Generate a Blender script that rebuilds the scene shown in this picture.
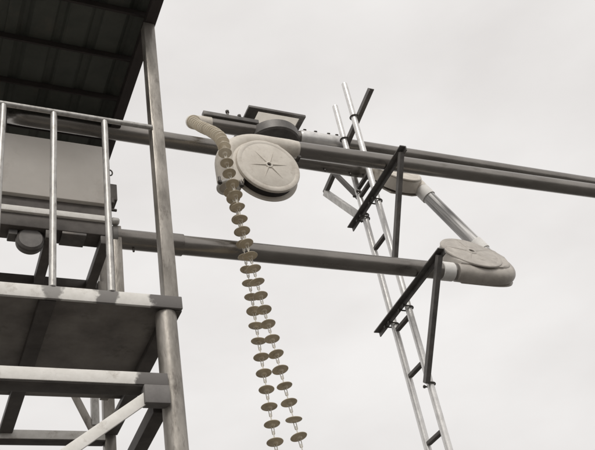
import bpy, bmesh, math, random
from mathutils import Vector, Matrix

random.seed(7)
for o in list(bpy.data.objects):
    bpy.data.objects.remove(o, do_unlink=True)
S = bpy.context.scene
C = S.collection
V3 = Vector

# ------------------------------------------------------------------ camera
F_PX, CX, CY = 867.0, 297.5, 225.0            # focal length in photo pixels (595 x 450)
_v = V3((2300-CX, 475-CY, F_PX)); _z = V3((62-CX, -900-CY, F_PX)).normalized()
_v = (_v - _z*_v.dot(_z)).normalized(); _w = _z.cross(_v)
ROW = [V3((_v[i], _w[i], _z[i])) for i in range(3)]   # camera right, down, forward in the world
EYE = V3((0, 0, 1.6))
cam = bpy.data.cameras.new('camera'); camo = bpy.data.objects.new('camera', cam); C.objects.link(camo)
r, u, b = ROW[0], -ROW[1], -ROW[2]
camo.matrix_world = Matrix(((r.x, u.x, b.x, EYE.x), (r.y, u.y, b.y, EYE.y), (r.z, u.z, b.z, EYE.z), (0, 0, 0, 1)))
cam.sensor_width = 36; cam.lens = 36*F_PX/595; cam.clip_start = .05; cam.clip_end = 5000
S.camera = camo
S.render.resolution_x, S.render.resolution_y = 1024, 774

def ray(px, py):
    return ROW[0]*((px-CX)/F_PX) + ROW[1]*((py-CY)/F_PX) + ROW[2]
def onX(px, py, X): d = ray(px, py); return EYE + d*(X/d.x)
def onY(px, py, Y): d = ray(px, py); return EYE + d*(Y/d.y)
def onZ(px, py, Z): d = ray(px, py); return EYE + d*((Z-1.6)/d.z)

# ------------------------------------------------------------------ sky and sun (thin bright overcast)
SUN_EL, SUN_AZ = math.radians(48), math.radians(200)     # azimuth from +Y, clockwise: behind the camera
world = bpy.data.worlds.new('World'); S.world = world; world.use_nodes = True
nt = world.node_tree; nt.nodes.clear()
wo = nt.nodes.new('ShaderNodeOutputWorld'); bg = nt.nodes.new('ShaderNodeBackground')
sky = nt.nodes.new('ShaderNodeTexSky'); sky.sky_type = 'NISHITA'; sky.sun_disc = False
sky.sun_elevation = SUN_EL; sky.sun_rotation = SUN_AZ; sky.dust_density = 4; sky.air_density = 1
tc = nt.nodes.new('ShaderNodeTexCoord')
mp = nt.nodes.new('ShaderNodeMapping'); mp.inputs['Scale'].default_value = (1.6, 1.6, 3.4)
nz = nt.nodes.new('ShaderNodeTexNoise'); nz.inputs['Scale'].default_value = 2.2; nz.inputs['Detail'].default_value = 5
nz.inputs['Roughness'].default_value = .5
cr = nt.nodes.new('ShaderNodeValToRGB')
cr.color_ramp.elements[0].position = .3; cr.color_ramp.elements[0].color = (.79, .762, .742, 1)
cr.color_ramp.elements[1].position = .72; cr.color_ramp.elements[1].color = (.925, .902, .882, 1)
scl = nt.nodes.new('ShaderNodeVectorMath'); scl.operation = 'SCALE'; scl.inputs['Scale'].default_value = 10.0
mix = nt.nodes.new('ShaderNodeMix'); mix.data_type = 'RGBA'; mix.inputs['Factor'].default_value = .96
nt.links.new(tc.outputs['Generated'], mp.inputs['Vector']); nt.links.new(mp.outputs[0], nz.inputs['Vector'])
nt.links.new(nz.outputs[0], cr.inputs[0]); nt.links.new(cr.outputs[0], scl.inputs[0])
nt.links.new(sky.outputs[0], mix.inputs[6]); nt.links.new(scl.outputs[0], mix.inputs[7])
nt.links.new(mix.outputs[2], bg.inputs['Color']); bg.inputs['Strength'].default_value = .1
nt.links.new(bg.outputs[0], wo.inputs[0])

sl = bpy.data.lights.new('sun', 'SUN'); sl.energy = 1.5; sl.angle = math.radians(20); sl.color = (1, .965, .91)
so = bpy.data.objects.new('sun', sl); C.objects.link(so)
sd = V3((math.sin(SUN_AZ)*math.cos(SUN_EL), math.cos(SUN_AZ)*math.cos(SUN_EL), math.sin(SUN_EL)))  # towards the sun
so.rotation_euler = sd.to_track_quat('Z', 'Y').to_euler(); so.location = (0, -4, 12)
S.view_settings.view_transform = 'Standard'; S.view_settings.look = 'None'
S.view_settings.exposure = 0; S.view_settings.gamma = 1

# ------------------------------------------------------------------ materials
def mat(name, col, col2, rough=.5, metal=0., scale=9., stain=None, stain_amt=.5, bump=.15, fine=60., stretch=(1, 1, 1), rough_var=.15, spec=.5, stain_scale=3., local=False):
    m = bpy.data.materials.new(name); m.use_nodes = True
    t = m.node_tree; N = t.nodes; L = t.links
    bs = N['Principled BSDF']
    tco = N.new('ShaderNodeTexCoord'); geo = N.new('ShaderNodeNewGeometry')
    info = N.new('ShaderNodeObjectInfo')
    add = N.new('ShaderNodeVectorMath'); add.operation = 'ADD'
    mul = N.new('ShaderNodeVectorMath'); mul.operation = 'SCALE'; mul.inputs['Scale'].default_value = 7.3
    comb = N.new('ShaderNodeCombineXYZ')
    for i in range(3): L.new(info.outputs['Random'], comb.inputs[i])
    L.new(comb.outputs[0], mul.inputs[0])
    L.new(tco.outputs['Object'] if local else geo.outputs['Position'], add.inputs[0]); L.new(mul.outputs[0], add.inputs[1])
    mpn = N.new('ShaderNodeMapping'); mpn.inputs['Scale'].default_value = stretch; L.new(add.outputs[0], mpn.inputs[0])
    n1 = N.new('ShaderNodeTexNoise'); n1.inputs['Scale'].default_value = scale; n1.inputs['Detail'].default_value = 6; n1.inputs['Roughness'].default_value = .62
    L.new(mpn.outputs[0], n1.inputs[0])
    r1 = N.new('ShaderNodeValToRGB'); r1.color_ramp.elements[0].position = .3; r1.color_ramp.elements[1].position = .7
    r1.color_ramp.elements[0].color = (*col, 1); r1.color_ramp.elements[1].color = (*col2, 1)
    L.new(n1.outputs[0], r1.inputs[0]); out = r1.outputs[0]
    n2 = N.new('ShaderNodeTexNoise'); n2.inputs['Scale'].default_value = fine; n2.inputs['Detail'].default_value = 4
    L.new(mpn.outputs[0], n2.inputs[0])
    if stain:
        n3 = N.new('ShaderNodeTexNoise'); n3.inputs['Scale'].default_value = stain_scale; n3.inputs['Detail'].default_value = 8; n3.inputs['Roughness'].default_value = .7
        L.new(mpn.outputs[0], n3.inputs[0])
        r3 = N.new('ShaderNodeValToRGB'); r3.color_ramp.elements[0].position = .56; r3.color_ramp.elements[1].position = .72
        r3.color_ramp.elements[0].color = (0, 0, 0, 1); r3.color_ramp.elements[1].color = (stain_amt,)*3 + (1,)
        L.new(n3.outputs[0], r3.inputs[0])
        mx = N.new('ShaderNodeMix'); mx.data_type = 'RGBA'; mx.inputs[7].default_value = (*stain, 1)
        L.new(r3.outputs[0], mx.inputs[0]); L.new(out, mx.inputs[6]); out = mx.outputs[2]
    L.new(out, bs.inputs['Base Color'])
    mr = N.new('ShaderNodeMapRange'); mr.inputs[3].default_value = max(.05, rough-rough_var); mr.inputs[4].default_value = min(1, rough+rough_var)
    L.new(n1.outputs[0], mr.inputs[0]); L.new(mr.outputs[0], bs.inputs['Roughness'])
    bs.inputs['Metallic'].default_value = metal; bs.inputs['Specular IOR Level'].default_value = spec
    if bump:
        bp = N.new('ShaderNodeBump'); bp.inputs['Strength'].default_value = bump; bp.inputs['Distance'].default_value = .004
        L.new(n2.outputs[0], bp.inputs['Height']); L.new(bp.outputs[0], bs.inputs['Normal'])
    return m

M = {}
M['white_paint'] = mat('chalky_white_paint', (.72, .70, .655), (.85, .83, .79), .6, 0, 26, (.30, .25, .20), .6, stain_scale=11)
M['galv'] = mat('weathered_galvanised_steel', (.34, .325, .305), (.62, .61, .585), .42, .5, 34, (.15, .13, .115), .8, stain_scale=26, stretch=(1, 1, .5))
M['mast'] = mat('bright_zinc_tube', (.66, .65, .64), (.84, .83, .81), .33, .45, 22, (.35, .33, .31), .45, stain_scale=8)
M['post'] = mat('weathered_post_steel', (.17, .155, .135), (.46, .43, .39), .42, .5, 15, (.09, .075, .063), .85, stretch=(1, 1, .3), stain_scale=24, bump=.35)
M['primer'] = mat('grey_primer', (.15, .14, .135), (.23, .22, .21), .7, 0, 14)
M['pipe'] = mat('dark_steel_pipe', (.20, .185, .170), (.32, .302, .28), .29, .92, 9, (.10, .085, .075), .7, stretch=(.3, 1, 1), stain_scale=8, rough_var=.1, bump=.1)
M['pipe_light'] = mat('bare_steel_pipe', (.38, .37, .35), (.58, .57, .55), .33, .6, 9, (.16, .15, .14), .5, stain_scale=9)
M['riser'] = mat('streaked_steel_pipe', (.11, .107, .104), (.80, .79, .775), .45, .2, 70, (.13, .12, .115), .6, stretch=(1, 1, .03), stain_scale=40, local=True)
M['iron'] = mat('dark_angle_iron', (.10, .095, .09), (.19, .18, .17), .5, .35, 14, (.15, .115, .09), .55, stain_scale=10)
M['cast'] = mat('cream_cast_housing', (.56, .515, .45), (.70, .655, .585), .55, 0, 11, (.36, .30, .24), .55, bump=.35, fine=45, stain_scale=9)
M['cast_grey'] = mat('grey_beige_housing', (.38, .35, .315), (.56, .525, .475), .45, .05, 10, (.22, .185, .155), .65, bump=.35, fine=45, stain_scale=9)
M['tape'] = mat('pale_tape', (.72, .70, .67), (.84, .83, .80), .6, 0, 25, (.45, .42, .38), .5, stain_scale=14)
M['gap_shade'] = mat('black_gap', (.018, .016, .015), (.03, .028, .026), .7)  # near-black colour stands in for shade in hub holes and drum gap
M['disc'] = mat('tan_nylon_disc', (.47, .40, .29), (.68, .60, .46), .4, 0, 18, (.20, .165, .12), .5, bump=.08, stain_scale=12)
M['disc_sunlit'] = mat('sunlit_nylon_disc', (.78, .70, .56), (.88, .81, .68), .4, 0, 18, (.45, .37, .27), .4, bump=.08, stain_scale=12)  # disc colour with sunlight on the top row painted in
M['link'] = mat('pale_chain_link', (.55, .52, .46), (.68, .65, .58), .4, .3, 30)
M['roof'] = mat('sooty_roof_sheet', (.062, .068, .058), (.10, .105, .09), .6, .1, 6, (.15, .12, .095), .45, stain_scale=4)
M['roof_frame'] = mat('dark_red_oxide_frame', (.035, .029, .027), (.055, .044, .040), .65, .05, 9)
M['deck'] = mat('grimy_steel_plate', (.16, .143, .13), (.32, .295, .268), .6, .15, 6, (.06, .05, .044), .8, stain_scale=4)
M['frame'] = mat('dark_frame_steel', (.07, .062, .056), (.14, .127, .116), .55, .2, 10, (.04, .033, .03), .6)
M['panel'] = mat('dull_taupe_panel', (.52, .488, .445), (.62, .585, .54), .5, .05, 2.5, (.28, .24, .20), .4, stain_scale=3)
M['bolt'] = mat('dark_bolt', (.06, .055, .05), (.12, .11, .10), .45, .6, 20)
M['ground'] = mat('concrete_yard', (.075, .072, .068), (.125, .12, .114), .85, 0, .9, (.09, .085, .08), .6, bump=.4, fine=30, stain_scale=.35)
# translucent pale panel of the hopper cover
pm = bpy.data.materials.new('translucent_cover'); pm.use_nodes = True
_n = pm.node_tree.nodes; _n.clear()
_o = _n.new('ShaderNodeOutputMaterial'); _a = _n.new('ShaderNodeBsdfTranslucent'); _b = _n.new('ShaderNodeBsdfDiffuse'); _m = _n.new('ShaderNodeMixShader')
_x = _n.new('ShaderNodeTexNoise'); _x.inputs['Scale'].default_value = 9
_r = _n.new('ShaderNodeValToRGB'); _r.color_ramp.elements[0].color = (.66, .64, .60, 1); _r.color_ramp.elements[1].color = (.78, .76, .73, 1)
pm.node_tree.links.new(_x.outputs[0], _r.inputs[0]); pm.node_tree.links.new(_r.outputs[0], _a.inputs[0]); pm.node_tree.links.new(_r.outputs[0], _b.inputs[0])
_m.inputs[0].default_value = .12
pm.node_tree.links.new(_a.outputs[0], _m.inputs[1]); pm.node_tree.links.new(_b.outputs[0], _m.inputs[2]); pm.node_tree.links.new(_m.outputs[0], _o.inputs[0])
M['cover'] = pm
def patchy(name, spans, base='white_paint'):
    """white paint worn to grey primer over the given spans of world X"""
    m = M[base].copy(); m.name = name; t = m.node_tree; N = t.nodes; L = t.links
    bs = N['Principled BSDF']; src = bs.inputs['Base Color'].links[0].from_socket
    geo = N.new('ShaderNodeNewGeometry'); sep = N.new('ShaderNodeSeparateXYZ'); L.new(geo.outputs['Position'], sep.inputs[0])
    nzz = N.new('ShaderNodeTexNoise'); nzz.inputs['Scale'].default_value = 22; nzz.inputs['Detail'].default_value = 5; L.new(geo.outputs['Position'], nzz.inputs[0])
    ma = N.new('ShaderNodeMath'); ma.operation = 'MULTIPLY_ADD'; ma.inputs[1].default_value = .10; L.new(nzz.outputs[0], ma.inputs[0])
    sh = N.new('ShaderNodeMath'); sh.operation = 'SUBTRACT'; sh.inputs[1].default_value = .05
    L.new(sep.outputs[0], ma.inputs[2]); L.new(ma.outputs[0], sh.inputs[0]); acc = None
    for x0, x1, amt in spans:
        d = N.new('ShaderNodeMath'); d.operation = 'SUBTRACT'; d.inputs[1].default_value = (x0+x1)/2; L.new(sh.outputs[0], d.inputs[0])
        a_ = N.new('ShaderNodeMath'); a_.operation = 'ABSOLUTE'; L.new(d.outputs[0], a_.inputs[0])
        g = N.new('ShaderNodeMapRange'); g.interpolation_type = 'SMOOTHSTEP'; h = (x1-x0)/2
        g.inputs[1].default_value = h-.008; g.inputs[2].default_value = h+.012; g.inputs[3].default_value = amt; g.inputs[4].default_value = 0
        L.new(a_.outputs[0], g.inputs[0])
        if acc is None: acc = g.outputs[0]
        else:
            mx_ = N.new('ShaderNodeMath'); mx_.operation = 'MAXIMUM'; L.new(acc, mx_.inputs[0]); L.new(g.outputs[0], mx_.inputs[1]); acc = mx_.outputs[0]
    mm = N.new('ShaderNodeMix'); mm.data_type = 'RGBA'; mm.inputs[7].default_value = (.16, .15, .142, 1)
    L.new(acc, mm.inputs[0]); L.new(src, mm.inputs[6]); L.new(mm.outputs[2], bs.inputs['Base Color'])
    M[name] = m
patchy('fascia_paint', [(.93, 1.12, 1), (.485, .555, .75), (.69, .775, .9), (-.2, -.1, .7)])
patchy('tie_paint', [(.84, 1.1, 1)])

# ------------------------------------------------------------------ mesh helpers
def frame(d, up=None):
    d = V3(d).normalized(); up = V3(up or (0, 0, 1))
    if abs(d.dot(up)) > .995: up = V3((0, 1, 0))
    x = up.cross(d).normalized(); y = d.cross(x)
    return x, y, d
def beam(bm, a, b, w, h, up=None, bev=.003):
    """box from a to b, w across (side), h along up"""
    a, b = V3(a), V3(b); x, y, d = frame(b-a, up)
    q = []
    for p in (a, b):
        q += [bm.verts.new(p + x*sx*w/2 + y*sy*h/2) for sx, sy in ((-1, -1), (1, -1), (1, 1), (-1, 1))]
    fs = [bm.faces.new([q[3], q[2], q[1], q[0]]), bm.faces.new(q[4:8])]
    for i in range(4): fs.append(bm.faces.new([q[i], q[(i+1) % 4], q[4+(i+1) % 4], q[4+i]]))
    if bev:
        es = list({e for f in fs for e in f.edges})
        bmesh.ops.bevel(bm, geom=es, offset=min(bev, w*.3, h*.3), segments=2, affect='EDGES', profile=.5)
def box(bm, lo, hi, bev=.003):
    lo, hi = V3(lo), V3(hi); m = (lo+hi)/2
    beam(bm, (lo.x, m.y, m.z), (hi.x, m.y, m.z), hi.y-lo.y, hi.z-lo.z, (0, 0, 1), bev)
def prism(bm, a, b, prof, up=None):
    a, b = V3(a), V3(b); x, y, d = frame(b-a, up)
    A = [bm.verts.new(a + x*p[0] + y*p[1]) for p in prof]; B = [bm.verts.new(b + x*p[0] + y*p[1]) for p in prof]
    n = len(prof); bm.faces.new(A[::-1]); bm.faces.new(B)
    for i in range(n): bm.faces.new([A[i], A[(i+1) % n], B[(i+1) % n], B[i]])
def angle_prof(w, h, t, sx=1, sy=1):
    p = [(0, 0), (w, 0), (w, t), (t, t), (t, h), (0, h)]
    p = [(sx*(q[0]-w/2), sy*(q[1]-h/2)) for q in p]
    return p if sx*sy > 0 else p[::-1]
def tube(bm, pts, r, seg=28, caps=True, inner=None):
    pts = [V3(p) for p in pts]; rs = r if isinstance(r, (list, tuple)) else [r]*len(pts)
    n = len(pts); tan = []
    for i in range(n):
        t = (pts[min(i+1, n-1)] - pts[max(i-1, 0)]).normalized(); tan.append(t)
    x, y, _ = frame(tan[0]); rings = []
    for i in range(n):
        x = (x - tan[i]*x.dot(tan[i])).normalized(); y = tan[i].cross(x)
        rings.append([bm.verts.new(pts[i] + (x*math.cos(2*math.pi*k/seg) + y*math.sin(2*math.pi*k/seg))*rs[i]) for k in range(seg)])
    for i in range(n-1):
        for k in range(seg):
            bm.faces.new([rings[i][k], rings[i][(k+1) % seg], rings[i+1][(k+1) % seg], rings[i+1][k]])
    if caps: bm.faces.new(rings[0][::-1]); bm.faces.new(rings[-1])
def lathe(bm, c, axis, prof, seg=48, closed=False):
    """prof = [(radius, height along axis), ...]"""
    c = V3(c); x, y, d = frame(axis); rings = []
    for rr, h in prof:
        if rr < 1e-6: rings.append([bm.verts.new(c + d*h)])
        else: rings.append([bm.verts.new(c + d*h + (x*math.cos(2*math.pi*k/seg) + y*math.sin(2*math.pi*k/seg))*rr) for k in range(seg)])
    pr = list(zip(rings, rings[1:]))
    if closed: pr.append((rings[-1], rings[0]))
    for A, B in pr:
        for k in range(seg):
            k2 = (k+1) % seg
            if len(A) == 1 and len(B) == 1: continue
            if len(A) == 1: bm.faces.new([A[0], B[k2], B[k]])
            elif len(B) == 1: bm.faces.new([A[k], A[k2], B[0]])
            else: bm.faces.new([A[k], A[k2], B[k2], B[k]])
def cyl(bm, a, b, r, seg=24, bev=.002):
    a, b = V3(a), V3(b); h = (b-a).length
    lathe(bm, a, b-a, [(0, 0), (r-bev, 0), (r, bev), (r, h-bev), (r-bev, h), (0, h)], seg)
def mesh_of(name, fn, m, smooth=40):
    bm = bmesh.new(); fn(bm)
    bmesh.ops.recalc_face_normals(bm, faces=bm.faces)
    me = bpy.data.meshes.new(name); bm.to_mesh(me); bm.free()
    for p in me.polygons: p.use_smooth = True
    me.set_sharp_from_angle(angle=math.radians(smooth))
    me.materials.append(M[m] if isinstance(m, str) else m)
    return me
def world_off(parent):
    v = V3((0, 0, 0)); p = parent
    while p: v = v + p.location; p = p.parent
    return v
def part(name, parent, m, fn, label=None, smooth=40, kind=None):
    """fn builds in world coordinates; the mesh is stored relative to its parent"""
    me = mesh_of(name, fn, m, smooth); o = bpy.data.objects.new(name, me); C.objects.link(o)
    if parent:
        o.parent = parent; me.transform(Matrix.Translation(-world_off(parent)))
    if label: o['label'] = label
    if kind: o['kind'] = kind
    return o
def inst(name, parent, me, loc, rot=None):
    o = bpy.data.objects.new(name, me); C.objects.link(o); o.parent = parent
    o.location = V3(loc) - world_off(parent)
    if rot is not None: o.rotation_euler = rot.to_euler() if hasattr(rot, 'to_euler') else rot
    return o
def thing(name, label, cat, loc, group=None):
    o = bpy.data.objects.new(name, None); C.objects.link(o); o.location = loc; o.empty_display_size = .1
    o['label'] = label; o['category'] = cat
    if group: o['group'] = group
    return o
def struct(o): o['kind'] = 'structure'; return o

# ------------------------------------------------------------------ ground
def ground_fn(bm):
    n = 24; e = [-2500, -400, -80, -30] + [-12 + 2.4*i for i in range(n)] + [60, 200, 600, 2500]
    g = [[bm.verts.new((x, y, 0)) for x in e] for y in e]
    for j in range(len(e)-1):
        for i in range(len(e)-1): bm.faces.new([g[j][i], g[j][i+1], g[j+1][i+1], g[j+1][i]])
struct(part('ground', None, 'ground', ground_fn))

# ------------------------------------------------------------------ platform tower
PX, PY = 1.018, 3.03
tower = thing('platform_tower', 'roofed steel platform with railing, deck plate and braced posts', 'platform', (PX, PY, 0))
XL = -1.15
part('post', tower, 'post', lambda bm: tube(bm, [(1.0, PY+.01, 0), (1.0, PY+.01, 3.638)], .046, 32), 'thick round weathered front post under the deck')
part('post', tower, 'post', lambda bm: beam(bm, (1.022, PY, 3.702), (1.035, PY, 5.56), .064, .064, (0, 1, 0), .006), 'square weathered front post carrying the roof')
part('post', tower, 'post', lambda bm: beam(bm, (1.03, 4.24, 0), (1.03, 4.24, 5.56), .06, .06, (0, 1, 0), .005))
part('post', tower, 'galv', lambda bm: beam(bm, (.955, 4.23, 3.70), (.955, 4.23, 4.55), .04, .04, (0, 1, 0), .004))
part('post', tower, 'post', lambda bm: tube(bm, [(XL, PY+.01, 0), (XL, PY+.01, 5.56)], .046, 24))
part('post', tower, 'post', lambda bm: beam(bm, (XL, 4.24, 0), (XL, 4.24, 5.56), .06, .06, (0, 1, 0), .005))
# deck: fascia angle, plate, joists
part('fascia', tower, 'fascia_paint', lambda bm: box(bm, (XL-.05, 2.985, 3.640), (1.062, 3.0, 3.702), .003), 'chalky white front edge of the deck')
part('deck_plate', tower, 'deck', lambda bm: box(bm, (XL-.05, 3.001, 3.668), (1.06, 3.86, 3.676), .001))
for xj in (.50, 1.03, -.04, -.58, -1.12):
    part('joist', tower, 'frame', lambda bm, xj=xj: beam(bm, (xj, 3.004, 3.652), (xj, 4.199, 3.652), .066, .031, None, .003))
part('rear_beam', tower, 'white_paint', lambda bm: box(bm, (XL, 4.201, 3.612), (1.0, 4.208, 3.66), .002), 'pale rear edge beam of the deck')
part('rear_beam', tower, 'frame', lambda bm: box(bm, (XL, 4.2085, 3.606), (1.0, 4.27, 3.664), .003))
# front tie bar, gusset, braces
part('tie_bar', tower, 'tie_paint', lambda bm: box(bm, (XL+.04, 2.985, 3.268), (.97, 2.992, 3.322), .002), 'chalky white tie bar below the deck')
part('tie_bar', tower, 'frame', lambda bm: box(bm, (XL+.04, 2.9925, 3.262), (.965, 3.075, 3.318), .004))
part('gusset', tower, 'primer', lambda bm: box(bm, (.868, 2.978, 3.185), (.972, 3.03, 3.266), .005), 'grey primed gusset block on the post')
def brace_fn(bm):
    a = V3((.90, 3.0, 3.232)); d = (V3((.6, 2.968, 3.001)) - V3((.851, 2.968, 3.191))).normalized()
    beam(bm, a, a + d*2.55, .012, .046, (0, 0, 1), .003)
part('brace', tower, 'white_paint', brace_fn, 'white diagonal brace below the gusset')
part('side_beam', tower, 'frame', lambda bm: beam(bm, (.958, 3.08, 3.225), (.985, 4.21, 3.225), .06, .06, None, .004))
part('side_brace', tower, 'frame', lambda bm: beam(bm, (1.045, 3.09, 2.35), (1.055, 4.2, 3.2), .05, .05, None, .004))
part('rear_brace', tower, 'post', lambda bm: beam(bm, (.945, 4.225, 3.665), (.56, 4.225, 4.50), .014, .04, (0, 0, 1), .003))
# railing
part('top_rail', tower, 'galv', lambda bm: tube(bm, [(XL, 3.0, 4.727), (1.0, 3.0, 4.727)], .0135, 20), 'round galvanised top rail')
weld_me = mesh_of('weld_bead', lambda bm: lathe(bm, (0, 0, 0), (0, 0, 1), [(.014, .007), (.019, .004), (.022, 0), (.021, -.003), (.014, -.003)], 14), 'primer')
bal_me = mesh_of('baluster', lambda bm: tube(bm, [(0, 0, 0), (0, 0, 1.018)], .0155, 18), 'galv')
for xb in (.760, .517, .285, .045, -.195, -.435, -.675, -.915):
    inst('baluster', tower, bal_me, (xb, 3.003, 3.700)); inst('weld_bead', tower, weld_me, (xb, 3.003, 3.703))
# roof
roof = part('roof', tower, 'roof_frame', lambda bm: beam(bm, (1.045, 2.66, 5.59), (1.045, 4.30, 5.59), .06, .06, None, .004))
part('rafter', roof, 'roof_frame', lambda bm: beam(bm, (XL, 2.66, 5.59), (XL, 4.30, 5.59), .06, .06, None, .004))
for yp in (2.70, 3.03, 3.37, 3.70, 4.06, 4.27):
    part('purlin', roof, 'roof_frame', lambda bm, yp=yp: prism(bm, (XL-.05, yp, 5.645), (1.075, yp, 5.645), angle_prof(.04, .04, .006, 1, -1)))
def sheet_fn(x0, x1, dz):
    def fn(bm):
        n = int((x1-x0)/.012); T = []; Bq = []
        for i in range(n+1):
            x = x0 + (x1-x0)*i/n; ph = (x/.19) % 1
            z = .022 if ph < .16 else (.022*(1-(ph-.16)/.1) if ph < .26 else (0 if ph < .9 else .022*(ph-.9)/.1))
            T.append([bm.verts.new((x, y, 5.672+dz+z)) for y in (2.62, 4.36)]); Bq.append([bm.verts.new((x, y, 5.670+dz+z-.0015)) for y in (2.62, 4.36)])
        for i in range(n):
            bm.faces.new([T[i][0], T[i+1][0], T[i+1][1], T[i][1]]); bm.faces.new([Bq[i][1], Bq[i+1][1], Bq[i+1][0], Bq[i][0]])
            for k in (0, 1): bm.faces.new([T[i][k], Bq[i][k], Bq[i+1][k], T[i+1][k]])
        for i in (0, n): bm.faces.new([T[i][0], T[i][1], Bq[i][1], Bq[i][0]])
    return fn
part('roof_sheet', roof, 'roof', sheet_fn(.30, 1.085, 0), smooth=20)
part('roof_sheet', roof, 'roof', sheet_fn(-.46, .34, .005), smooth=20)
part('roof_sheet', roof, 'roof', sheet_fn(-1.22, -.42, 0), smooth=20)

# ------------------------------------------------------------------ drive box on the platform
bx = thing('conveyor_drive_box', 'taupe sheet metal conveyor drive box standing behind the railing', 'machine', (.4, 3.6, 3.676))
X0, X1 = -.70, .892
part('cabinet', bx, 'panel', lambda bm: box(bm, (X0, 3.45, 4.576), (X1, 3.70, 4.985), .006))
part('recess_band', bx, 'frame', lambda bm: box(bm, (X0+.01, 3.475, 4.482), (X1-.012, 3.68, 4.575), .003))
part('sill_bar', bx, 'white_paint', lambda bm: box(bm, (X0, 3.432, 4.446), (X1-.005, 3.47, 4.481), .004), 'pale bar along the foot of the box')
part('trough', bx, 'frame', lambda bm: box(bm, (X0, 3.447, 4.365), (X1-.004, 3.56, 4.445), .006))
for xd in (.855, .585, -.1):
    part('cross_member', bx, 'frame', lambda bm, xd=xd: beam(bm, (xd, 3.45, 4.338), (xd+.006, 3.852, 4.338), .05, .05, None, .003))
part('rear_bar', bx, 'frame', lambda bm: box(bm, (X0, 3.853, 4.318), (.90, 3.895, 4.37), .003))
for xl, yl in ((.917, 3.475), (.925, 3.875), (X0-.025, 3.47), (X0-.025, 3.875)):
    part('leg', bx, 'post', lambda bm, xl=xl, yl=yl: box(bm, (xl-.022, yl-.022, 3.676), (xl+.022, yl+.022, 4.37 if yl > 3.6 else 4.443), .003))
mc = onY(30.5, 239, 3.48)
mo = part('gear_motor', bx, 'iron', lambda bm: (cyl(bm, mc-V3((0, .01, 0)), mc+V3((0, .05, 0)), .066, 40, .010), cyl(bm, mc+V3((0, .012, 0)), mc+V3((0, .024, 0)), .0695, 40, .002)))
part('terminal_box', mo, 'iron', lambda bm: box(bm, (mc.x-.105, 3.475, 4.333), (mc.x-.062, 3.54, 4.366), .004))
part('mounting_plate', bx, 'iron', lambda bm: box(bm, (.64, 3.45, 4.350), (.76, 3.55, 4.3645), .002))
part('latch', bx, 'frame', lambda bm: (box(bm, (X1, 3.47, 4.63), (X1+.04, 3.55, 4.74), .004), box(bm, (X1+.004, 3.46, 4.60), (X1+.02, 3.50, 4.635), .003)))
part('lifting_eye', bx, 'bolt', lambda bm: tube(bm, [(X1+.012+.014*math.cos(a), 3.50, 4.845+.02*math.sin(a)) for a in [math.radians(-100+20*i) for i in range(11)]], .004, 10))
part('hinge_bolt', bx, 'bolt', lambda bm: cyl(bm, (X1, 3.48, 4.565), (X1+.035, 3.48, 4.565), .008, 12))
part('corner_cap', bx, 'galv', lambda bm: cyl(bm, (X1-.006, 3.447, 4.462), (X1+.035, 3.447, 4.462), .02, 18, .006))

# ------------------------------------------------------------------ conveyor pipes
R = .0530
def seam(bm, p, d, r, w=.03):
    p, d = V3(p), V3(d).normalized(); lathe(bm, p - d*w/2, d, [(r-.004, 0), (r+.004, .002), (r+.004, w-.002), (r-.004, w)], 32)
def strap(name, parent, m, p, d, r, w, label=None):
    return part(name, parent, m, lambda bm: seam(bm, p, d, r, w), label)
LZ = lambda x: 4.392 + (x-.9)*.011
low = thing('conveyor_pipe', 'dark conveyor pipe running from the drive box to the lower corner housing', 'pipe', (.9, 3.5, 4.34))
part('tube', low, 'pipe', lambda bm: tube(bm, [(x, 3.5, LZ(x)) for x in (.885, 1.5, 2.2, 3.0)], R, 36))
strap('flange', low, 'iron', (.906, 3.5, LZ(.9)), (1, 0, 0), R+.006, .03)
strap('coupling', low, 'pipe', (1.225, 3.5, LZ(1.225)), (1, 0, 0), R+.003, .10)
part('drain_plug', low, 'bolt', lambda bm: cyl(bm, (1.01, 3.5, LZ(1)-R+.004), (1.01, 3.5, LZ(1)-R-.022), .006, 10))
strap('tape_band', low, 'tape', (2.945, 3.5, LZ(2.95)), (1, 0, 0), R+.002, .085, 'pale tape wound round the pipe end')

P1Z = lambda x: 5.250 + (x-1.82)*.031
p1 = thing('conveyor_pipe', 'long dark conveyor pipe leaving the cream chain wheel housing', 'pipe', (2.1, 3.5, 5.2))
part('tube', p1, 'pipe', lambda bm: tube(bm, [(x, 3.5, P1Z(x)) for x in (2.06, 3.0, 4.0, 5.5, 9.0)], R, 36))
strap('coupling', p1, 'pipe', (5.62, 3.5, P1Z(5.62)), (1, 0, 0), R+.002, .12)
P2Y, P2Z = 3.90, 5.572
p2 = thing('conveyor_pipe', 'dark pipe passing under the roof edge to the upper corner housing', 'pipe', (1.0, P2Y, 5.5))
arc = [(.52-.2*math.sin(a), P2Y-.22*(1-math.cos(a)), P2Z-.2*(1-math.cos(a))) for a in [math.radians(15*i) for i in range(7)]]
part('tube', p2, 'pipe', lambda bm: tube(bm, [(3.16, P2Y, P2Z), (2.0, P2Y, P2Z), (.7, P2Y, P2Z)] + arc + [(.32, 3.63, 4.983)], R, 32))
for xs in (2.52, 2.72, 2.83):
    part('bolt', p2, 'bolt', lambda bm, xs=xs: cyl(bm, (xs, P2Y-.01, P2Z-R+.003), (xs, P2Y-.01, P2Z-R-.018), .008, 10))
P3Y = 4.10
P3Z = lambda x: 6.0 + (x-1.66)*.018
p3 = thing('conveyor_pipe', 'return conveyor pipe with bolted bare sleeve and open bent end', 'pipe', (1.8, P3Y, 5.95))
part('tube', p3, 'pipe', lambda bm: tube(bm, [(x, P3Y, P3Z(x)) for x in (1.80, 2.4, 3.0, 4.0, 6.0, 9.5)], R, 32))
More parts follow.
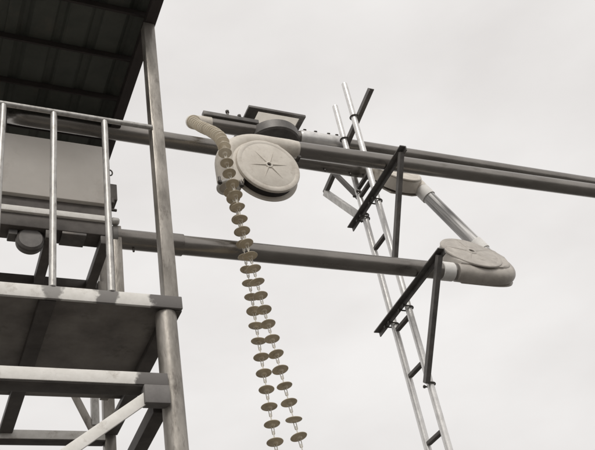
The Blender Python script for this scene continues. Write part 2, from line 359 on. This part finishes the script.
part('sleeve', p3, 'mast', lambda bm: tube(bm, [(x, P3Y, P3Z(x)) for x in (2.50, 2.52, 2.83, 2.85)], [R+.004, R+.011, R+.011, R+.004], 32), 'bare bright sleeve with bolts')
for xs in (2.54, 2.63, 2.74, 2.81):
    part('bolt', p3, 'bolt', lambda bm, xs=xs: cyl(bm, (xs, P3Y-.035, P3Z(xs)+.045), (xs, P3Y-.045, P3Z(xs)+.058), .013, 10))
part('cover_strip', p3, 'iron', lambda bm: box(bm, (1.735, P3Y-.062, P3Z(1.9)+.030), (2.16, P3Y-.02, P3Z(1.9)+.066), .003))
for xs, hh in ((1.93, .055), (2.02, .03)):
    part('bolt', p3, 'bolt', lambda bm, xs=xs, hh=hh: (cyl(bm, (xs, P3Y-.04, P3Z(xs)+.064), (xs, P3Y-.04, P3Z(xs)+.064+hh), .009, 10), cyl(bm, (xs, P3Y-.04, P3Z(xs)+.05+hh), (xs, P3Y-.04, P3Z(xs)+.07+hh), .015, 6)))
CH0 = [V3((1.80, P3Y, P3Z(1.8))), V3((1.75, P3Y, 6.000)), V3((1.69, 4.09, 5.985)), V3((1.650, 4.055, 5.950)), V3((1.640, 4.01, 5.90))]
part('bent_end', p3, 'cast', lambda bm: (tube(bm, CH0, [R+.001, R+.002, R-.001, R-.003, R-.003], 32, caps=False), tube(bm, CH0[::-1], [R-.0075, R-.0075, R-.0075, R-.006, R-.004], 32, caps=False)), 'open bent pipe end, cream', smooth=60)

def plug(bm):
    lathe(bm, CH0[4], CH0[4]-CH0[3], [(.014, -.004), (R-.0035, -.004), (R-.0035, .003), (.030, .006), (.014, .006)], 32, True)
part('mouth_ring', p3, 'disc_sunlit', plug, 'cream ring closing the bent pipe end')

# ------------------------------------------------------------------ wheel housings
def ring_pts(c, u, t, rad, a0, a1, n):
    return [c + (u*math.cos(math.radians(a0+(a1-a0)*i/n)) + t*math.sin(math.radians(a0+(a1-a0)*i/n)))*rad for i in range(n+1)]
def slab(bm, c, u, t, n, outline, d0, d1, bev=.008):
    """flat plate with the outline [(u, t), ...] between offsets d0 and d1 along n"""
    A = [bm.verts.new(c + u*p[0] + t*p[1] + n*d0) for p in outline]; B = [bm.verts.new(c + u*p[0] + t*p[1] + n*d1) for p in outline]
    fb = bm.faces.new(A[::-1]); ft = bm.faces.new(B); k = len(outline)
    for i in range(k): bm.faces.new([A[i], A[(i+1) % k], B[(i+1) % k], B[i]])
    if bev: bmesh.ops.bevel(bm, geom=list(ft.edges), offset=bev, segments=3, affect='EDGES', profile=.6)
def front_plate(parent, m, c, u, t, n, rp, d0, d1, hub=.02, ribs=6, rib_len=.62, a_off=0, rib_h=.0065):
    pl = part('cover_plate', parent, m, lambda bm: lathe(bm, c, n, [(0, d0), (rp, d0), (rp, d1-.010), (rp-.003, d1-.004), (rp-.011, d1), (rp*.86, d1), (rp*.85, d1-.0009), (rp*.835, d1-.0009), (rp*.825, d1), (hub*1.9, d1), (hub*1.6, d1+.006), (hub, d1+.007), (hub*.9, d1-.01), (0, d1-.01)], 64), smooth=35)
    part('hub_hole', pl, 'gap_shade', lambda bm: cyl(bm, c+n*(d1-.0095), c+n*(d1-.004), hub*.88, 20, .001))
    for i in range(ribs):
        a = math.radians(360*i/ribs + a_off); d = u*math.cos(a) + t*math.sin(a); s = n.cross(d)
        def rib(bm, d=d, s=s):
            p = [c+d*hub*1.75+s*.0085, c+d*hub*1.75-s*.0085, c+d*rp*rib_len-s*.0015, c+d*rp*rib_len+s*.0015]
            lo = [bm.verts.new(q + n*(d1-.002)) for q in p]
            hi = [bm.verts.new(q + n*(d1+e)) for q, e in zip([c+d*hub*1.75+s*.002, c+d*hub*1.75-s*.002, c+d*rp*rib_len-s*.0008, c+d*rp*rib_len+s*.0008], (rib_h, rib_h, .0005, .0005))]
            bm.faces.new(lo[::-1]); bm.faces.new(hi)
            for k in range(4): bm.faces.new([lo[k], lo[(k+1) % 4], hi[(k+1) % 4], hi[k]])
        part('rib', pl, m, rib)
    return pl
EXv, EYv, EZv = V3((1, 0, 0)), V3((0, 1, 0)), V3((0, 0, 1))
# chain wheel housing (vertical, facing the camera side)
H0 = V3((1.843, 3.50, 5.016))
h0 = thing('chain_wheel_housing', 'round cream chain wheel housing with star ribbed cover and chain outlet', 'pulley housing', (1.823, 3.55, 4.82))
n0 = -EYv; rd = .252
def duct0(bm):
    pts = [V3((2.10, 3.5, P1Z(2.10))), V3((2.04, 3.5, P1Z(2.04))), V3((1.93, 3.5, H0.z+.237))] + [H0 + V3((rd*math.cos(math.radians(a)), 0, .237*math.sin(math.radians(a)))) for a in range(90, 181, 6)] + [V3((H0.x-rd, 3.5, 4.97)), V3((H0.x-rd, 3.5, 4.865))]
    tube(bm, pts, [R+.0015, R+.006] + [.060]*(len(pts)-2), 32)
part('duct', h0, 'cast', duct0, 'cream bent duct over the wheel', smooth=60)
def web0(bm):
    o = [(-.02, -.02), (.15, .03), (.178, .08), (.17, .15), (.10, .215)] + [(rd*math.cos(math.radians(a)), rd*math.sin(math.radians(a))) for a in range(80, 181, 10)] + [(-rd, -.145), (-.165, -.145), (-.15, -.05)]
    slab(bm, H0, EXv, EZv, n0, o[::-1], -.03, .052, .012)
part('web', h0, 'cast', web0)
part('back_flange', h0, 'cast', lambda bm: lathe(bm, H0, n0, [(0, -.012), (.212, -.012), (.216, -.009), (.216, -.003), (.212, 0), (0, 0)], 64), 'thin pale rear flange')
part('drum', h0, 'gap_shade', lambda bm: lathe(bm, H0, n0, [(.05, .0005), (.188, .0005), (.188, .056), (.05, .056)], 56, True))
front_plate(h0, 'cast', H0, EXv, EZv, n0, .203, .055, .075, hub=.0135, ribs=6, rib_len=.60, a_off=8)
part('outlet_flange', h0, 'tape', lambda bm: lathe(bm, V3((H0.x-rd, 3.5, 4.866)), -EZv, [(.052, 0), (.066, 0), (.068, .003), (.068, .011), (.066, .014), (.052, .014)], 32, True), 'pale outlet flange where the chain drops')
for dx, dy in ((.066, -.045), (-.066, -.045), (.066, .045)):
    part('bolt', h0, 'bolt', lambda bm, dx=dx, dy=dy: (cyl(bm, (H0.x-rd+dx, 3.5+dy, 4.835), (H0.x-rd+dx, 3.5+dy, 4.89), .008, 8), cyl(bm, (H0.x-rd+dx, 3.5+dy, 4.838), (H0.x-rd+dx, 3.5+dy, 4.854), .014, 6)))
part('axle_nut', h0, 'bolt', lambda bm: cyl(bm, (2.055, 3.455, 5.115), (2.055, 3.41, 5.115), .013, 6))

# corner housings, leaning back with the riser
def corner(name, label, PL, hubx, ru, rt, tdir, sgn, m, rp, leg, ribs):
    """PL: point on the incoming pipe; sgn=+1: pipe below the hub (turns up), -1: pipe above the hub (turns down)"""
    t = V3(tdir).normalized(); n = V3((0, -t.z, t.y)); c = V3((hubx, PL.y, PL.z)) + t*rt*sgn
    th = thing(name, label, 'pulley housing', c - t*.2)
    arcp = []
    for i in range(15):
        a = math.pi/2*i/14; q = .64                                  # squarish bend: the nose of the housing
        arcp.append(c + EXv*ru*math.sin(a)**q - t*sgn*rt*math.cos(a)**q)
    pts = [V3((hubx-.19, PL.y, PL.z)), V3((hubx-.1, PL.y, PL.z))] + arcp + [c + EXv*ru + t*sgn*leg*.5, c + EXv*ru + t*sgn*leg]
    part('duct', th, m, lambda bm: tube(bm, pts, [.058] + [.060]*2 + [.058]*(len(pts)-5) + [.056, .050], 32), smooth=60)
    def web(bm):
        o = [(-.17, -rt*.98*sgn), (-.05, -rt*1.03*sgn)] + [(ru*1.02*math.sin(math.pi/2*i/8)**.64, -sgn*rt*1.03*math.cos(math.pi/2*i/8)**.64) for i in range(9)] + [(ru*.98, leg*.6*sgn), (ru*.6, rp*.86*sgn)] + [(rp*.98*math.cos(math.radians(a)), sgn*rp*.98*math.sin(math.radians(a))) for a in range(75, 196, 15)]
        if sgn < 0: o = o[::-1]
        slab(bm, c, EXv, t, n, o, -.025, .070, .022)
    part('shell', th, m, web, smooth=50)
    def lip(bm):
        k, m_ = ru+.056, rt+.040
        o = [(-.15, -m_*sgn)] + [(k*math.sin(math.pi/2*i/12)**.62, -sgn*m_*math.cos(math.pi/2*i/12)**.62) for i in range(13)] + [(k, leg*.55*sgn), (ru*.5, rp*.8*sgn), (-.1, rp*.8*sgn), (-rp, 0)]
        if sgn < 0: o = o[::-1]
        slab(bm, c, EXv, t, n, o, -.052, -.042, .003)
    part('back_flange', th, 'cast_grey', lip)
    front_plate(th, m, c, EXv, t, n, rp, .068, .080, hub=.019, ribs=ribs, rib_len=.85, a_off=22, rib_h=.004)
    return th, c, t, n
T1 = (0, .47, .883)
c1th, c1, t1, n1 = corner('corner_wheel_housing', 'greyish tan corner housing with hub hole at the nose of the loop', V3((0, 3.5, 4.415)), 3.205, .255, .175, T1, 1, 'cast_grey', .205, .16, 5)
c2th, c2, t2, n2 = corner('corner_wheel_housing', 'cream corner housing half hidden behind the long pipes', V3((0, P2Y, P2Z)), 3.06, .145, .14, T1, -1, 'cast', .155, .12, 5)
ra, rb = c1 + EXv*.255 + t1*.13, c2 + EXv*.145 - t2*.10
rs = thing('riser_pipe', 'streaked grey riser pipe joining the two corner housings', 'pipe', ra)
RR = .046
rl = (rb-ra).length
inst('tube', rs, mesh_of('tube', lambda bm: tube(bm, [(0, 0, 0), (0, 0, rl/2), (0, 0, rl)], RR, 36), 'riser'), ra, (rb-ra).to_track_quat('Z', 'Y'))
for p in (ra.lerp(rb, .15), ra.lerp(rb, .94)):
    strap('tape_band', rs, 'tape', p, rb-ra, RR+.003, .09, 'pale tape at the pipe joint')

# ------------------------------------------------------------------ hopper cover over the return pipe
hp = thing('feed_hopper', 'square dark hopper hood with pale panel over a round drum', 'hopper', (2.33, 4.15, 6.05))
HZ = 6.165
def hood(bm):
    x0, x1, y0, y1 = 2.09, 2.55, 4.015, 4.62
    a0, a1, b0, b1 = 2.175, 2.515, 4.045, 4.58
    box(bm, (x0, y0, HZ), (x1, b0, HZ+.022), .002); box(bm, (x0, b1, HZ), (x1, y1, HZ+.022), .002)
    box(bm, (x0, b0-.002, HZ+.001), (a0, b1+.002, HZ+.021), .002); box(bm, (a1, b0-.002, HZ+.001), (x1, b1+.002, HZ+.021), .002)
part('hood_frame', hp, 'iron', hood)
part('hood_panel', hp, 'cover', lambda bm: box(bm, (2.17, 4.04, HZ+.0225), (2.52, 4.585, HZ+.0255), .0005), 'pale translucent panel')
part('drum', hp, 'iron', lambda bm: lathe(bm, V3((2.305, 4.15, 5.935)), EZv, [(0, 0), (.185, 0), (.198, .012), (.198, .085), (.19, .09), (0, .09)], 48))
for dx, dy in ((-.17, .03), (.17, .03), (-.17, .30), (.17, .30)):
    part('stay', hp, 'iron', lambda bm, dx=dx, dy=dy: beam(bm, (2.30+dx*.8, 4.16+dy*.4, 6.03), (2.30+dx*1.1, 4.16+dy, HZ+.002), .012, .012))

# ------------------------------------------------------------------ mast and brackets
MX, YN, YF, RM = 2.812, 3.79, 3.985, .0220
mast = thing('support_mast', 'bright two rail ladder mast behind the conveyor pipes', 'mast', (MX, 3.89, 0))
part('rail', mast, 'mast', lambda bm: tube(bm, [(MX, YN, 0), (MX, YN, 6.355)], RM, 24))
part('rail', mast, 'mast', lambda bm: tube(bm, [(MX, YF, 0), (MX, YF, 6.31)], RM, 24))
zr = [onX(413, 373, MX).z, onX(378, 245, MX).z, onX(365, 190, MX).z]
step = .44
rung_me = mesh_of('rung', lambda bm: beam(bm, (0, 0, 0), (0, YF-YN-2*RM+.004, 0), .03, .022, None, .003), 'frame')
for z in [zr[0]-step*k for k in range(1, 8)] + zr + [zr[0]+.33, 5.46]:
    inst('rung', mast, rung_me, (MX, YN+RM-.002, z))
def ubolt(parent, y, z, reach=.06):
    part('u_bolt', parent, 'bolt', lambda bm: tube(bm, [(MX-reach, y-RM-.005, z), (MX, y-RM-.006, z)] + [(MX+(RM+.006)*math.cos(a), y+(RM+.006)*math.sin(a), z) for a in [math.radians(-90+18*i) for i in range(11)]] + [(MX-reach, y+RM+.005, z)], .005, 8))
    for dy in (-RM-.005, RM+.005): part('nut', parent, 'bolt', lambda bm, dy=dy: cyl(bm, (MX-reach+.002, y+dy, z), (MX-reach+.014, y+dy, z), .010, 6, .001))
def bracket(label, ztop, y0, y1, x0, x1, strut, wid=.044, hgt=.036):
    th = thing('support_bracket', label, 'bracket', (MX-.05, YN, ztop-.03), 'brackets clamped to the mast')
    part('arm', th, 'iron', lambda bm: prism(bm, (x0, y0, ztop-hgt/2), (x1, y1, ztop-hgt/2), angle_prof(wid, hgt, .007, 1, -1)))
    for a, b_, w in strut:
        part('strut', th, 'iron', lambda bm, a=a, b_=b_, w=w: prism(bm, a, b_, angle_prof(w, w, .006), (1, 0, 0)))
    for y in (YN, YF): ubolt(th, y, ztop-.035)
    return th
xa = MX-RM-.024
ZB = LZ(2.75)-R-.001
sB = onX(427, 381, MX-.045); sA = onX(397, 264, MX-.045)
tB = bracket('dark angle bracket carrying the lower conveyor pipe', ZB, 3.22, 4.13, xa-.035, xa, [((xa-.03, 3.262, ZB-.02), (MX-.036, YN-.016, sB.z), .031)])
ZA = P1Z(2.75)-R-.001
tA = bracket('dark angle bracket carrying the long pipe from the cream wheel housing', ZA, 3.28, 4.13, xa-.02, xa, [((xa-.015, 3.322, ZA-.02), (MX-.036, YN-.016, sA.z), .030)])
tC = thing('support_bracket', 'dark angle bracket with two rear struts under the return pipe', 'bracket', (MX+.04, YN, 6.0), 'brackets clamped to the mast')
xc = MX+RM+.022
part('arm', tC, 'iron', lambda bm: prism(bm, (xc, 3.55, 6.055), (xc, 4.47, 5.845), angle_prof(.05, .036, .007, -1, -1)))
for y, z in ((YN, 6.0), (YF, 5.955)):
    part('u_bolt', tC, 'bolt', lambda bm, y=y, z=z: tube(bm, [(MX+.045, y-RM-.005, z)] + [(MX-(RM+.006)*math.cos(a), y+(RM+.006)*math.sin(a), z) for a in [math.radians(-90+18*i) for i in range(11)]] + [(MX+.045, y+RM+.005, z)], .005, 8))
part('strut', tC, 'galv', lambda bm: prism(bm, (xc-.01, 4.455, 5.83), (MX+.012, YF+.028, onX(357, 229, MX).z), angle_prof(.045, .045, .006), (1, 0, 0)), 'pale angle strut')
part('strut', tC, 'frame', lambda bm: prism(bm, (xc-.01, 4.27, 5.875), (MX+.012, YF+.026, onX(358, 197, MX).z), angle_prof(.03, .03, .005), (1, 0, 0)))
for th_, z in ((tB, sB.z), (tA, sA.z)): ubolt(th_, YN, z, .034)
for z in (onX(357, 197, MX).z, onX(357, 227, MX).z): ubolt(tC, YF, z, .034)

# ------------------------------------------------------------------ disc chains
disc_me = mesh_of('disc', lambda bm: lathe(bm, (0, 0, 0), (0, 0, 1), [(0, -.013), (.010, -.013), (.013, -.010), (.015, -.004), (.034, -.0026), (.0383, -.0019), (.0395, 0), (.0383, .0019), (.034, .0026), (.015, .004), (.013, .010), (.010, .013), (0, .013)], 36), 'disc')
def resample(pts, step, sub=24):
    P = [V3(p) for p in pts]; P = [P[0]*2-P[1]] + P + [P[-1]*2-P[-2]]; D = []
    for i in range(1, len(P)-2):
        for k in range(sub):
            s = k/sub; a, b_, c_, d_ = P[i-1], P[i], P[i+1], P[i+2]
            D.append(.5*((2*b_) + (c_-a)*s + (2*a-5*b_+4*c_-d_)*s*s + (3*b_-a-3*c_+d_)*s**3))
    D.append(P[-2]); out = [(D[0], (D[1]-D[0]).normalized())]; acc = 0
    for i in range(1, len(D)):
        seg = (D[i]-D[i-1]).length
        while acc + seg >= step*len(out):
            f = (step*len(out)-acc)/seg; out.append((D[i-1].lerp(D[i], f), (D[i]-D[i-1]).normalized()))
        acc += seg
    return out
def link_mesh(bm, p, d, side, L=.046, w=.0085, r=.0024):
    p, d = V3(p), V3(d).normalized(); s = (V3(side) - d*V3(side).dot(d)).normalized()
    ring = [p + d*(L/2-w) + d*w*math.cos(a) + s*w*math.sin(a) for a in [math.radians(-90+30*i) for i in range(7)]] + [p - d*(L/2-w) - d*w*math.cos(a) - s*w*math.sin(a) for a in [math.radians(-90+30*i) for i in range(7)]]
    tube(bm, ring + [ring[0]], r, 6, caps=False)
def chain(label, pts, n_sunlit=0):
    """one disc at each point of pts"""
    th = thing('disc_chain', label, 'chain', pts[-1])
    for i, p in enumerate(pts):
        d = (pts[min(i+1, len(pts)-1)] - pts[max(i-1, 0)]).normalized()
        q = V3((d + V3((random.uniform(-.11, .11), random.uniform(-.11, .11), 0)))).to_track_quat('Z', 'Y')
        o = inst('disc', th, sunlit_me if i < n_sunlit else disc_me, p, q); k = random.uniform(.97, 1.02); o.scale = (k, k*random.uniform(.98, 1.01), 1)
    def links(bm):
        for p, p2 in zip(pts, pts[1:]):
            e = p2-p; L = max(.03, e.length*.62)
            link_mesh(bm, p + e*.28, e, (1, -.6, 0), L, .0055, .0023); link_mesh(bm, p + e*.72, e, (.6, 1, 0), L, .0055, .0023)
    part('chain_links', th, 'link', links, kind='stuff')
    return th
sunlit_me = disc_me.copy(); sunlit_me.materials.clear(); sunlit_me.materials.append(M['disc_sunlit'])
F = [(225, 153), (226.8, 163), (229.2, 173.5), (232.3, 184), (235.5, 195), (238, 207), (240.3, 219), (243, 231), (246.3, 243.3), (250, 256), (253.6, 268.7), (257, 282), (260.3, 295.6), (264, 309.7), (268, 324), (272, 338.8), (276, 354), (280.2, 369.7), (284.5, 385.8), (289, 402.5), (293.8, 419.5), (298.7, 436.7), (303.8, 455)]
top = [V3((1.638, 4.005, 5.893)), V3((1.622, 3.865, 5.715)), V3((1.588, 3.60, 5.40)), V3((1.552, 3.42, 5.17)), onY(224, 146, 3.36), onY(225, 153, 3.335)]
front = [p for p, d in resample(top, .064)][:-1]
nsunlit = len(front)
front += [onY(x, y, 3.335 if i == 0 else 3.315 - .002*i) for i, (x, y) in enumerate(F)]
def hang_down(P, zend):
    d = P[-1]-P[-2]; sp = d.length; dx = d.x/sp; z = P[-1].z
    while z - sp > zend:
        dx *= .9; q = P[-1] + V3((dx*sp, 0, -sp*math.sqrt(1-dx*dx))); z = q.z; P.append(q)
hang_down(front, .05)
chain('disc chain strand drawn from the open bent pipe end, leaning outward', front, nsunlit+1)
B = [(236.3, 207.3), (238.6, 219.5), (240.8, 231.8), (243, 244), (245, 256.8), (247.2, 269.6), (249.5, 283), (251.8, 297), (254, 311), (256.2, 325.7), (258.6, 341), (261.2, 357), (263.8, 373), (266.5, 389.5), (269.2, 406.6), (272, 424), (275, 442), (278.2, 460)]
back = [V3((1.590, 3.495, 4.885)), V3((1.590, 3.48, 4.805)), V3((1.588, 3.445, 4.73))] + [onY(x, y, max(3.39, 3.415-.008*i)) for i, (x, y) in enumerate(B)]
hang_down(back, .05)
chain('disc chain strand hanging plumb out of the cream housing outlet', back)

bpy.context.view_layer.update()
